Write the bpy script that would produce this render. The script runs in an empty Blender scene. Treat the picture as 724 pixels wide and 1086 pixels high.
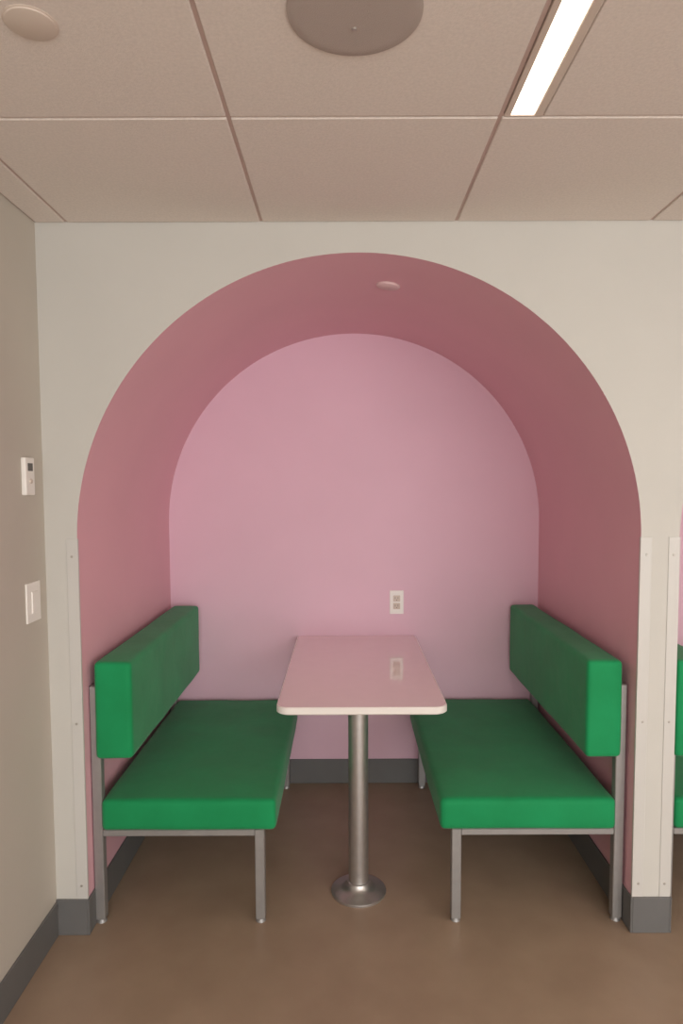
import bpy, bmesh, random
from math import *
from mathutils import Vector, Matrix, noise
random.seed(4)
sc = bpy.context.scene
sc.view_settings.view_transform = 'Standard'
sc.view_settings.look = 'None'

# ------------------------------------------------------------------ dims
R = 0.940         # arch radius
ZC = 1.363        # springing height
DEP = 1.177       # alcove depth
CEIL = 2.404
XL = -1.047       # left wall
XR = 4.2
YB = -4.6         # wall behind the viewer
PITCH = 2.008     # distance between alcoves
TW = 0.629; TX = -0.314; TY = 0.622
BBH = 0.128

# ------------------------------------------------------------------ materials
def mat(name, col, rough=0.6, metal=0.0, spec=0.5, var=0.0, vscale=8.0, bump=0.0, bscale=200.0, bdist=0.001, col2=None, coat=0.0):
    m = bpy.data.materials.new(name); m.use_nodes = True
    nt = m.node_tree; b = nt.nodes['Principled BSDF']
    b.inputs['Base Color'].default_value = (*col, 1)
    b.inputs['Roughness'].default_value = rough
    b.inputs['Metallic'].default_value = metal
    b.inputs['Specular IOR Level'].default_value = spec
    if coat: 
        b.inputs['Coat Weight'].default_value = coat
        b.inputs['Coat Roughness'].default_value = 0.02
        b.inputs['Coat IOR'].default_value = 2.0
    tc = nt.nodes.new('ShaderNodeTexCoord')
    if var > 0 or col2:
        n = nt.nodes.new('ShaderNodeTexNoise'); n.inputs['Scale'].default_value = vscale
        n.inputs['Detail'].default_value = 6
        nt.links.new(tc.outputs['Object'], n.inputs['Vector'])
        cr = nt.nodes.new('ShaderNodeValToRGB')
        cr.color_ramp.elements[0].position = 0.3; cr.color_ramp.elements[1].position = 0.7
        a = col2 if col2 else tuple(c*(1-var) for c in col)
        c2 = col if col2 else tuple(min(1, c*(1+var)) for c in col)
        cr.color_ramp.elements[0].color = (*a, 1); cr.color_ramp.elements[1].color = (*c2, 1)
        nt.links.new(n.outputs['Fac'], cr.inputs['Fac'])
        nt.links.new(cr.outputs['Color'], b.inputs['Base Color'])
    if bump > 0:
        n2 = nt.nodes.new('ShaderNodeTexNoise'); n2.inputs['Scale'].default_value = bscale
        n2.inputs['Detail'].default_value = 3
        nt.links.new(tc.outputs['Object'], n2.inputs['Vector'])
        bp = nt.nodes.new('ShaderNodeBump'); bp.inputs['Strength'].default_value = bump
        bp.inputs['Distance'].default_value = bdist
        nt.links.new(n2.outputs['Fac'], bp.inputs['Height'])
        nt.links.new(bp.outputs['Normal'], b.inputs['Normal'])
    return m

def emis(name, col, s):
    m = bpy.data.materials.new(name); m.use_nodes = True
    nt = m.node_tree; b = nt.nodes['Principled BSDF']
    b.inputs['Base Color'].default_value = (*col, 1)
    b.inputs['Emission Color'].default_value = (*col, 1)
    b.inputs['Emission Strength'].default_value = s
    return m

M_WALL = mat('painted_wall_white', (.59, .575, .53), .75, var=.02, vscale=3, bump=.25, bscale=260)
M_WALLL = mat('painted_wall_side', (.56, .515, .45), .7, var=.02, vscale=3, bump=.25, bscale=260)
M_PINKB = mat('painted_pink_back', (.80, .525, .63), .7, var=.02, vscale=3, bump=.25, bscale=260)
M_PINK = mat('painted_pink_arch', (.79, .45, .51), .6, var=.02, vscale=3, bump=.3, bscale=260)
M_TILE = mat('ceiling_tile_mineral', (.77, .695, .635), .95, var=.05, vscale=140, bump=.5, bscale=330, bdist=.0015)
M_GRID = mat('ceiling_grid_metal', (.58, .44, .39), .6)
M_FLOOR = mat('floor_linoleum', (.39, .28, .20), .38, spec=.42, col2=(.335, .235, .168), vscale=5, bump=.12, bscale=60, bdist=.001)
M_BASE = mat('baseboard_rubber', (.14, .138, .135), .55, var=.04, vscale=10)
M_GUARD = mat('corner_guard_plastic', (.60, .585, .55), .4, bump=.1, bscale=150)
M_SCREW = mat('screw_steel', (.45, .42, .38), .4, metal=.6)
M_STEEL = mat('satin_grey_metal', (.36, .35, .34), .42, metal=.55, var=.04, vscale=30)
M_PED = mat('brushed_steel', (.52, .50, .48), .36, metal=.85, var=.05, vscale=40)
M_LAM = mat('table_laminate', (.84, .72, .68), .12, spec=.5, var=.01, vscale=20, coat=1.0)
M_EDGE = mat('table_edge_band', (.82, .77, .72), .35)
M_PLAST = mat('white_plastic', (.90, .87, .82), .4)
M_PLASTD = mat('dark_plastic', (.10, .095, .09), .4)
M_SPK = mat('speaker_grille', (.46, .39, .35), .7, bump=.6, bscale=700, bdist=.002)
M_SPKD = mat('sprinkler_cap_pink', (.82, .60, .60), .5)
M_LAMP = emis('lamp_diffuser', (1.0, .90, .74), 3.2)
M_FIX = mat('fixture_paint', (.66, .56, .48), .5)
M_SKY = emis('window_daylight', (.9, .95, 1.0), 1.2)

def fabric():
    m = bpy.data.materials.new('green_upholstery'); m.use_nodes = True
    nt = m.node_tree; b = nt.nodes['Principled BSDF']
    b.inputs['Roughness'].default_value = .72
    b.inputs['Specular IOR Level'].default_value = .3
    b.inputs['Sheen Weight'].default_value = .15
    tc = nt.nodes.new('ShaderNodeTexCoord')
    n = nt.nodes.new('ShaderNodeTexNoise'); n.inputs['Scale'].default_value = 5; n.inputs['Detail'].default_value = 5
    nt.links.new(tc.outputs['Object'], n.inputs['Vector'])
    cr = nt.nodes.new('ShaderNodeValToRGB')
    cr.color_ramp.elements[0].position = .3; cr.color_ramp.elements[1].position = .7
    cr.color_ramp.elements[0].color = (.002, .245, .075, 1); cr.color_ramp.elements[1].color = (.004, .295, .096, 1)
    nt.links.new(n.outputs['Fac'], cr.inputs['Fac']); nt.links.new(cr.outputs['Color'], b.inputs['Base Color'])
    n2 = nt.nodes.new('ShaderNodeTexNoise'); n2.inputs['Scale'].default_value = 450
    n3 = nt.nodes.new('ShaderNodeTexNoise'); n3.inputs['Scale'].default_value = 14
    nt.links.new(tc.outputs['Object'], n2.inputs['Vector']); nt.links.new(tc.outputs['Object'], n3.inputs['Vector'])
    bp = nt.nodes.new('ShaderNodeBump'); bp.inputs['Strength'].default_value = .5; bp.inputs['Distance'].default_value = .001
    bp2 = nt.nodes.new('ShaderNodeBump'); bp2.inputs['Strength'].default_value = .3; bp2.inputs['Distance'].default_value = .006
    nt.links.new(n2.outputs['Fac'], bp.inputs['Height']); nt.links.new(n3.outputs['Fac'], bp2.inputs['Height'])
    nt.links.new(bp.outputs['Normal'], bp2.inputs['Normal']); nt.links.new(bp2.outputs['Normal'], b.inputs['Normal'])
    return m
M_GREEN = fabric()

# ------------------------------------------------------------------ helpers
def new_obj(name, bm, mats, parent=None, smooth=False):
    me = bpy.data.meshes.new(name)
    bmesh.ops.recalc_face_normals(bm, faces=bm.faces)
    bm.to_mesh(me); bm.free()
    for m in (mats if isinstance(mats, (list, tuple)) else [mats]): me.materials.append(m)
    if smooth:
        for p in me.polygons: p.use_smooth = True
    o = bpy.data.objects.new(name, me); sc.collection.objects.link(o)
    if parent: o.parent = parent
    return o

def empty(name, loc=(0, 0, 0)):
    e = bpy.data.objects.new(name, None); sc.collection.objects.link(e); e.location = loc; e.empty_display_size = .1
    return e

def add_box(bm, x0, x1, y0, y1, z0, z1, bev=0.0, seg=2, mi=0):
    r = bmesh.ops.create_cube(bm, size=1)
    vs = r['verts']
    for v in vs:
        v.co = Vector(((x0+x1)/2+v.co.x*(x1-x0), (y0+y1)/2+v.co.y*(y1-y0), (z0+z1)/2+v.co.z*(z1-z0)))
    fs = set(f for v in vs for f in v.link_faces)
    if bev > 0:
        es = list(set(e for v in vs for e in v.link_edges))
        rr = bmesh.ops.bevel(bm, geom=es, offset=bev, segments=seg, affect='EDGES', profile=.5)
        fs = set(rr['faces']) | set(f for f in fs if f.is_valid)
    for f in fs: f.material_index = mi

def box(name, x0, x1, y0, y1, z0, z1, m, parent=None, bev=0.0, seg=2):
    bm = bmesh.new(); add_box(bm, x0, x1, y0, y1, z0, z1, bev, seg)
    return new_obj(name, bm, m, parent)

def lathe(name, prof, m, loc, parent=None, seg=64, axis='Z', sharp=True):
    bm = bmesh.new(); rings = []
    for r, z in prof:
        if r < 1e-6: rings.append([bm.verts.new((0, 0, z))])
        else: rings.append([bm.verts.new((r*cos(2*pi*i/seg), r*sin(2*pi*i/seg), z)) for i in range(seg)])
    for a, b in zip(rings, rings[1:]):
        for i in range(seg):
            j = (i+1) % seg
            if len(a) == 1 and len(b) == 1: continue
            if len(a) == 1: bm.faces.new((a[0], b[i], b[j]))
            elif len(b) == 1: bm.faces.new((a[i], a[j], b[0]))
            else: bm.faces.new((a[i], a[j], b[j], b[i]))
    mtx = Matrix.Identity(4)
    if axis == 'Y': mtx = Matrix.Rotation(pi/2, 4, 'X')
    if axis == 'X': mtx = Matrix.Rotation(pi/2, 4, 'Y')
    bmesh.ops.transform(bm, matrix=mtx, verts=bm.verts)
    bmesh.ops.translate(bm, vec=Vector(loc), verts=bm.verts)
    o = new_obj(name, bm, m, parent, smooth=True)
    if sharp:
        md = o.modifiers.new('es', 'EDGE_SPLIT'); md.split_angle = radians(35)
    return o

def cushion(name, x0, x1, y0, y1, z0, z1, r, parent, crown=0.0, axis='z', n=(28, 44, 12), seed=0, lean=0.0):
    """soft rounded upholstered block"""
    dx, dy, dz = x1-x0, y1-y0, z1-z0
    bm = bmesh.new(); c = Vector(((x0+x1)/2, (y0+y1)/2, (z0+z1)/2)); h = Vector((dx/2, dy/2, dz/2))
    vd = {}
    def coords(k, cnt, half):
        t = k/cnt*2-1
        s = sin(t*pi/2)
        return (0.35*t+0.65*s)*half
    def V(i, j, k):
        key = (i, j, k)
        if key in vd: return vd[key]
        p = Vector((coords(i, n[0], h.x), coords(j, n[1], h.y), coords(k, n[2], h.z)))
        q = Vector([max(-h[a]+r, min(h[a]-r, p[a])) for a in range(3)])
        d = p-q
        if d.length > 1e-9: p = q+d.normalized()*r
        u, v, w = p.x/h.x, p.y/h.y, p.z/h.z
        if axis == 'z':
            amt = crown*(1-u**4)*(1-v**4)
            if w > 0: p.z += amt
            p.x += .004*(1-w*w)*(1-v**4)*(1 if u > 0 else -1)*abs(u)**6
            p.y += .004*(1-w*w)*(1-u**4)*(1 if v > 0 else -1)*abs(v)**6
        else:
            amt = crown*(1-w**4)*(1-v**4)
            p.x += amt*u
            p.z += .003*(1-u*u)*(1-v**4)*(1 if w > 0 else -1)*abs(w)**6
            p.x += lean*w
        nn = noise.noise(Vector((p.x*7+seed, p.y*6, p.z*7)))*.0022
        p += Vector((u, v, w)).normalized()*nn
        vd[key] = bm.verts.new(c+p); return vd[key]
    N0, N1, N2 = n
    for i in range(N0):
        for j in range(N1):
            for k in (0, N2): bm.faces.new((V(i, j, k), V(i+1, j, k), V(i+1, j+1, k), V(i, j+1, k)))
    for i in range(N0):
        for k in range(N2):
            for j in (0, N1): bm.faces.new((V(i, j, k), V(i+1, j, k), V(i+1, j, k+1), V(i, j, k+1)))
    for j in range(N1):
        for k in range(N2):
            for i in (0, N0): bm.faces.new((V(i, j, k), V(i, j+1, k), V(i, j+1, k+1), V(i, j, k+1)))
    return new_obj(name, bm, M_GREEN, parent, smooth=True)

# ------------------------------------------------------------------ room shell
box('floor', XL-.1, XR+.1, YB-.1, DEP+.1, -.1, 0, M_FLOOR)
centers = [0.0, PITCH]
def arch_wall():
    bm = bmesh.new()
    ztop = CEIL+.06
    def quad(x0, za, x1, zb):
        bm.faces.new([bm.verts.new(p) for p in ((x0, 0, za), (x1, 0, zb), (x1, 0, ztop), (x0, 0, ztop))])
    xs = XL
    for c in centers:
        quad(xs, 0, c-R, 0)
        N = 96
        for i in range(N):
            a0 = pi-pi*i/N; a1 = pi-pi*(i+1)/N
            quad(c+R*cos(a0), ZC+R*sin(a0), c+R*cos(a1), ZC+R*sin(a1))
        xs = c+R
    quad(xs, 0, XR, 0)
    bmesh.ops.remove_doubles(bm, verts=bm.verts, dist=1e-5)
    return new_obj('wall_back', bm, M_WALL)
arch_wall()
def alcove(c):
    e = empty('arched_alcove', (c, 0, 0))
    N = 96
    prof = [(-R, 0), (-R, ZC)] + [(R*cos(pi-pi*i/N), ZC+R*sin(pi-pi*i/N)) for i in range(1, N)] + [(R, ZC), (R, 0)]
    bm = bmesh.new()
    a = [bm.verts.new((x, 0, z)) for x, z in prof]; b = [bm.verts.new((x, DEP, z)) for x, z in prof]
    for i in range(len(prof)-1): bm.faces.new((a[i], a[i+1], b[i+1], b[i]))
    o = new_obj('arch_lining', bm, M_PINK, e, smooth=True)
    bm = bmesh.new()
    bm.faces.new([bm.verts.new((x, DEP, z)) for x, z in prof])
    new_obj('alcove_back_panel', bm, M_PINKB, e)
    t = .007
    bm = bmesh.new()
    add_box(bm, -R, -R+t, -t, DEP, 0, BBH, .002, 1)
    add_box(bm, R-t, R, -t, DEP, 0, BBH, .002, 1)
    add_box(bm, -R+t, R-t, DEP-t, DEP, 0, BBH, .002, 1)
    new_obj('baseboard_alcove', bm, M_BASE, e)
    px, py = .118, .335
    pz = ZC+sqrt(R*R-px*px)
    o = lathe('sprinkler_cover', [(0, -.008), (.040, -.008), (.043, -.006), (.043, -.002), (.047, -.001), (.047, .004)], M_SPKD, (0, 0, 0), e, 48)
    o.location = (px, py, pz); o.rotation_euler = (0, asin(px/R), 0)
    return e
for c in centers: alcove(c)

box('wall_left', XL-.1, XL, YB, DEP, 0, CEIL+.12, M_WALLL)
box('wall_right', XR, XR+.1, YB, DEP, 0, CEIL+.12, M_WALLL)
# wall behind the viewer, unseen; glazing enlarged to full height to light the ceiling
WX0, WX1, WZ0, WZ1 = -.9, 4.0, .12, 2.3
bm = bmesh.new()
add_box(bm, XL, WX0, YB-.1, YB, 0, CEIL+.12); add_box(bm, WX1, XR, YB-.1, YB, 0, CEIL+.12)
add_box(bm, WX0, WX1, YB-.1, YB, 0, WZ0); add_box(bm, WX0, WX1, YB-.1, YB, WZ1, CEIL+.12)
new_obj('wall_front', bm, M_WALLL)
w = empty('window_1', (0, 0, 0))
bm = bmesh.new()
for k in range(5):
    x = WX0+(WX1-WX0-.04)*k/4
    add_box(bm, x, x+.04, YB-.08, YB-.02, WZ0, WZ1, .003)
add_box(bm, WX0, WX1, YB-.08, YB-.02, WZ0, WZ0+.04, .003); add_box(bm, WX0, WX1, YB-.08, YB-.02, WZ1-.04, WZ1, .003)
new_obj('window_frame', bm, M_STEEL, w)
box('window_pane', WX0, WX1, YB-.095, YB-.09, WZ0, WZ1, M_SKY, w)

# baseboards
t = .007
box('baseboard_left', XL, XL+t, YB, -t, 0, BBH-.006, M_BASE, bev=.002, seg=1)
bm = bmesh.new()
add_box(bm, XL, -R+.0005, -t, 0, 0, BBH, .002, 1)
add_box(bm, R-.0005, PITCH-R+.0005, -t, 0, 0, BBH, .002, 1)
add_box(bm, PITCH+R-.0005, XR, -t, 0, 0, BBH, .002, 1)
new_obj('baseboard_back', bm, M_BASE)

# ceiling: slab, T grid and tegular tiles in one object
LX0, LX1, LXF, LY0, LY1 = .337, .391, .411, -1.86, -.628
def ceiling():
    bm = bmesh.new()
    add_box(bm, XL-.1, XR+.1, YB-.1, .02, CEIL+.08, CEIL+.12, mi=1)
    xs = [XL] + [TX+TW*i for i in range(-1, 8) if XL+.03 < TX+TW*i < XR-.03] + [XR]
    ys = [0] + [-TY-TW*i for i in range(0, 8) if -TY-TW*i > YB] + [YB]
    g = .005
    for x in xs[1:-1]: add_box(bm, x-g-.001, x+g+.001, YB, 0, CEIL, CEIL+.03, mi=1)
    for y in ys[1:-1]: add_box(bm, XL, XR, y-g-.001, y+g+.001, CEIL+.0004, CEIL+.03, mi=1)
    add_box(bm, XL, XR, -.008, 0, CEIL-.001, CEIL+.03, mi=1)
    add_box(bm, XL, XL+.008, YB, 0, CEIL-.0008, CEIL+.03, mi=1)
    for i in range(len(xs)-1):
        for j in range(len(ys)-1):
            x0, x1, y1, y0 = xs[i]+g, xs[i+1]-g, ys[j]-g, ys[j+1]+g
            if x0 < .33 < x1 and y1 < -.6 and y0 > -1.9: x0 = LXF+.002
            add_box(bm, x0, x1, y0, y1, CEIL-.005, CEIL+.018, .002, 1, mi=0)
    return new_obj('ceiling', bm, [M_TILE, M_GRID])
ceiling()

# linear ceiling light (diffuser beside a painted flange)
L = empty('fill_ceiling_light', (0, 0, 0))
bm = bmesh.new()
z0 = CEIL-.006
add_box(bm, LX1, LXF, LY0, LY1, z0, CEIL+.03, .0015, 1)
add_box(bm, LX0-.014, LX0, LY0, LY1, z0+.001, CEIL+.03, .001, 1)
add_box(bm, LX0-.014, LXF, LY0-.006, LY0, z0, CEIL+.03)
add_box(bm, LX0-.014, LXF, LY1, LY1+.004, z0+.001, CEIL+.03)
add_box(bm, LX0-.014, LXF, LY0, LY1, CEIL+.03, CEIL+.05)
new_obj('fixture_housing', bm, M_FIX, L)
box('lamp_diffuser', LX0, LX1, LY0, LY1, CEIL-.002, CEIL+.004, M_LAMP, L)

# round ceiling speaker and sensor
S = empty('ceiling_speaker', (0, 0, 0))
lathe('speaker_grille', [(0, -.006), (.100, -.006), (.116, -.0055), (.122, -.003), (.123, .003)], M_SPK, (-.027, -.972, CEIL-.005), S)
lathe('speaker_center_dot', [(0, -.0035), (.004, -.003), (.0045, .001)], M_SCREW, (-.027, -.935, CEIL-.011), S, 24)
S = empty('ceiling_sensor', (0, 0, 0))
lathe('sensor_cover', [(0, -.004), (.042, -.004), (.0445, -.003), (.045, -.001), (.048, 0), (.048, .004)], M_FIX, (-.620, -.944, CEIL-.006), S)

# corner guards with screws
def guard(xe, side):
    e = empty('corner_guard', (0, 0, 0)); tt = .0025; wd = .036
    x0, x1 = sorted((xe-side*.0015, xe+side*wd))
    bm = bmesh.new()
    add_box(bm, x0, x1, -tt, -.0002, BBH, 1.374, .0008, 1)
    xi = sorted((xe-side*.0002, xe-side*.0022))
    add_box(bm, xi[0], xi[1], -tt, .007, BBH, 1.374, .0006, 1)
    new_obj('guard_angle', bm, M_GUARD, e)
    for i, z in enumerate((.175, .745, 1.315)):
        lathe('screw_%d' % (i+1), [(0, .002), (.0035, .0015), (.005, -.001)], M_SCREW, (xe+side*.019, -tt, z), e, 16, axis='Y')
for c in centers: guard(c-R, -1); guard(c+R, 1)

# thermostat + switch on the left wall
T = empty('thermostat', (0, 0, 0))
box('thermostat_body', XL, XL+.016, -.152, -.092, 1.522, 1.640, M_PLAST, T, .004, 3)
box('thermostat_screen', XL+.015, XL+.0167, -.138, -.106, 1.598, 1.622, M_PLASTD, T)
lathe('thermostat_dial', [(0, .004), (.007, .0035), (.008, 0)], M_FIX, (XL+.016, -.122, 1.566), T, 24, axis='X')
T = empty('light_switch', (0, 0, 0))
box('switch_plate', XL, XL+.006, -.152, -.058, 1.118, 1.245, M_PLAST, T, .002, 2)
box('switch_rocker', XL+.005, XL+.010, -.122, -.084, 1.146, 1.216, M_PLAST, T, .0015, 2)

# outlet on the alcove back wall
T = empty('electrical_outlet', (0, 0, 0))
y = DEP
box('outlet_plate', .181, .252, y-.006, y, .889, 1.010, M_PLAST, T, .002, 2)
for k, zc in enumerate((.930, .969)):
    box('receptacle_%d' % (k+1), .199, .234, y-.008, y-.005, zc-.0155, zc+.0155, M_FIX, T, .002, 2)
    bm = bmesh.new()
    add_box(bm, .208, .210, y-.0085, y-.007, zc-.002, zc+.008); add_box(bm, .222, .224, y-.0085, y-.007, zc-.002, zc+.008)
    add_box(bm, .2145, .2185, y-.0085, y-.007, zc-.010, zc-.006)
    new_obj('slots_%d' % (k+1), bm, M_PLASTD, T)

# ------------------------------------------------------------------ benches
def bench(cx, s):
    e = empty('upholstered_bench', (cx, 0, 0))
    def X(a, b): return sorted((s*a, s*b))
    tb = .034
    yo0, yo1 = .056, 1.140
    xa, xb = (.335, .9365) if s < 0 else (.325, .930)
    bm = bmesh.new()
    def bx(a, b, y0, y1, z0, z1, bev=.0025):
        x0, x1 = X(a, b); add_box(bm, x0, x1, y0, y1, z0, z1, bev, 1)
    zr0, zr1 = .318, .341
    for yy in (yo0, yo1-tb):
        bx(xb-tb, xb, yy, yy+tb, .012, .856)
        bx(xa, xa+tb, yy, yy+tb, .012, zr1)
        bx(xa+tb, xb-tb, yy+.001, yy+tb-.001, zr0, zr1)
    bx(xa+.002, xa+tb-.002, yo0+tb, yo1-tb, zr0, zr1)
    bx(xb-tb+.002, xb-.002, yo0+tb, yo1-tb, zr0, zr1)
    bx(xb-tb+.004, xb-.004, yo0+tb, yo1-tb, .70, .73)
    new_obj('bench_frame', bm, M_STEEL, e)
    bm = bmesh.new()
    for yy in (yo0, yo1-tb):
        for q in (xa, xb-tb):
            x0, x1 = X(q+.004, q+tb-.004)
            m = Matrix.Translation(((x0+x1)/2, yy+tb/2, .0065))
            bmesh.ops.create_cone(bm, cap_ends=True, segments=24, radius1=.018, radius2=.014, depth=.013, matrix=m)
    new_obj('foot_glides', bm, M_STEEL, e)
    x0, x1 = X(xa-.042, xb-tb+.002)
    cushion('seat_cushion', x0, x1, .045, 1.150, .3415, .453, .018, e, crown=.010, seed=s*3+cx)
    x0, x1 = X(.785, xb-tb+.012)
    cushion('backrest_cushion', x0, x1, .038, 1.130, .603, .945, .016, e, crown=.002, axis='x', n=(14, 44, 28), seed=s*5+cx)
    return e
for c in centers:
    bench(c, -1); bench(c, 1)

# ------------------------------------------------------------------ tables
def table(cx):
    e = empty('pedestal_table', (cx, 0, 0))
    x0, x1, y0, y1, h, th, r = -.292, .312, .062, DEP-.001, .777, .028, .045
    out = []
    for (ax, ay, a0) in ((x1-r, y0+r, -pi/2), (x1-.01, y1-.01, 0), (x0+.01, y1-.01, pi/2), (x0+r, y0+r, pi)):
        rr = r if ay < .5 else .01
        for i in range(11):
            a = a0+pi/2*i/10
            out.append((ax+rr*cos(a), ay+rr*sin(a)))
    cxm, cym = (x0+x1)/2, (y0+y1)/2
    bm = bmesh.new()
    rings = []
    for ins, z in ((.004, h-th), (0, h-th+.004), (0, h-.004), (.0012, h-.0012), (.004, h)):
        ring = []
        for (px, py) in out:
            dx, dy = px-cxm, py-cym
            ring.append(bm.verts.new((px-ins*(1 if dx > 0 else -1), py-ins*(1 if dy > 0 else -1), z)))
        rings.append(ring)
    n = len(out)
    for a, b in zip(rings, rings[1:]):
        for i in range(n):
            f = bm.faces.new((a[i], a[(i+1) % n], b[(i+1) % n], b[i])); f.material_index = 1
    bm.faces.new(rings[-1]).material_index = 0
    bm.faces.new(rings[0][::-1]).material_index = 1
    new_obj('table_top', bm, [M_LAM, M_EDGE], e)
    px, py = .0, .241
    lathe('pedestal_column', [(.0375, .018), (.0375, .742)], M_PED, (px, py, 0), e, 64)
    lathe('pedestal_base', [(.104, 0), (.105, .004), (.104, .009), (.096, .013), (.070, .019), (.054, .026), (.047, .034), (.043, .044), (.0376, .046)], M_PED, (px, py, 0), e, 96)
    lathe('top_plate', [(.0375, .735), (.105, .742), (.105, .7495), (0, .7495)], M_PED, (px, py, 0), e, 64)
    box('wall_cleat', -.26, .28, DEP-.035, DEP-.001, .715, .749, M_STEEL, e, .002, 1)
    return e
for c in centers: table(c)

# ------------------------------------------------------------------ lights
def area(name, loc, rot, sx, sy, e, col):
    l = bpy.data.lights.new(name, 'AREA'); l.shape = 'RECTANGLE'; l.size = sx; l.size_y = sy; l.energy = e; l.color = col
    o = bpy.data.objects.new(name, l); sc.collection.objects.link(o); o.location = loc; o.rotation_euler = rot; return o
area('window_light', ((WX0+WX1)/2, YB+.02, (WZ0+WZ1)/2), (pi/2, 0, 0), WX1-WX0-.1, WZ1-WZ0-.1, 94, (1.0, .98, .96))
for k, (x, y) in enumerate(((.37, -3.3), (2.6, -1.25), (2.6, -3.3))):  # unseen strips added behind and beside the view to brighten floor and seats
    e = empty('fill_ceiling_light', (0, 0, 0))
    box('fill_fixture_trim', x-.045, x+.045, y-.63, y+.63, CEIL-.010, CEIL-.0055, M_FIX, e)
    box('lamp_diffuser', x-.036, x+.036, y-.61, y+.61, CEIL-.013, CEIL-.0095, M_LAMP, e)
    area('fill_strip_light', (x, y, CEIL-.016), (0, 0, 0), .07, 1.2, 9, (1, .92, .82)).parent = e

w = bpy.data.worlds.new('World'); sc.world = w; w.use_nodes = True
w.node_tree.nodes['Background'].inputs['Color'].default_value = (.8, .75, .7, 1)
w.node_tree.nodes['Background'].inputs['Strength'].default_value = .1

# ------------------------------------------------------------------ camera
cam = bpy.data.cameras.new('camera'); co = bpy.data.objects.new('camera', cam); sc.collection.objects.link(co)
t_, y_, r_ = .0652, .0005, -.0036
fw = Vector((sin(y_)*cos(t_), cos(y_)*cos(t_), -sin(t_))); rt = Vector((cos(y_), -sin(y_), 0)); up = rt.cross(fw)
r2 = rt*cos(r_)+up*sin(r_); u2 = -rt*sin(r_)+up*cos(r_)
mx = Matrix((r2, u2, -fw)).transposed().to_4x4(); mx.translation = Vector((-.0488, -2.2337, 1.5536))
co.matrix_world = mx
cam.sensor_fit = 'AUTO'; cam.sensor_width = 36; cam.lens = 712.83/1086*36
cam.shift_x = -3.54/1086; cam.shift_y = 16.9/1086; cam.clip_start = .05
sc.camera = co
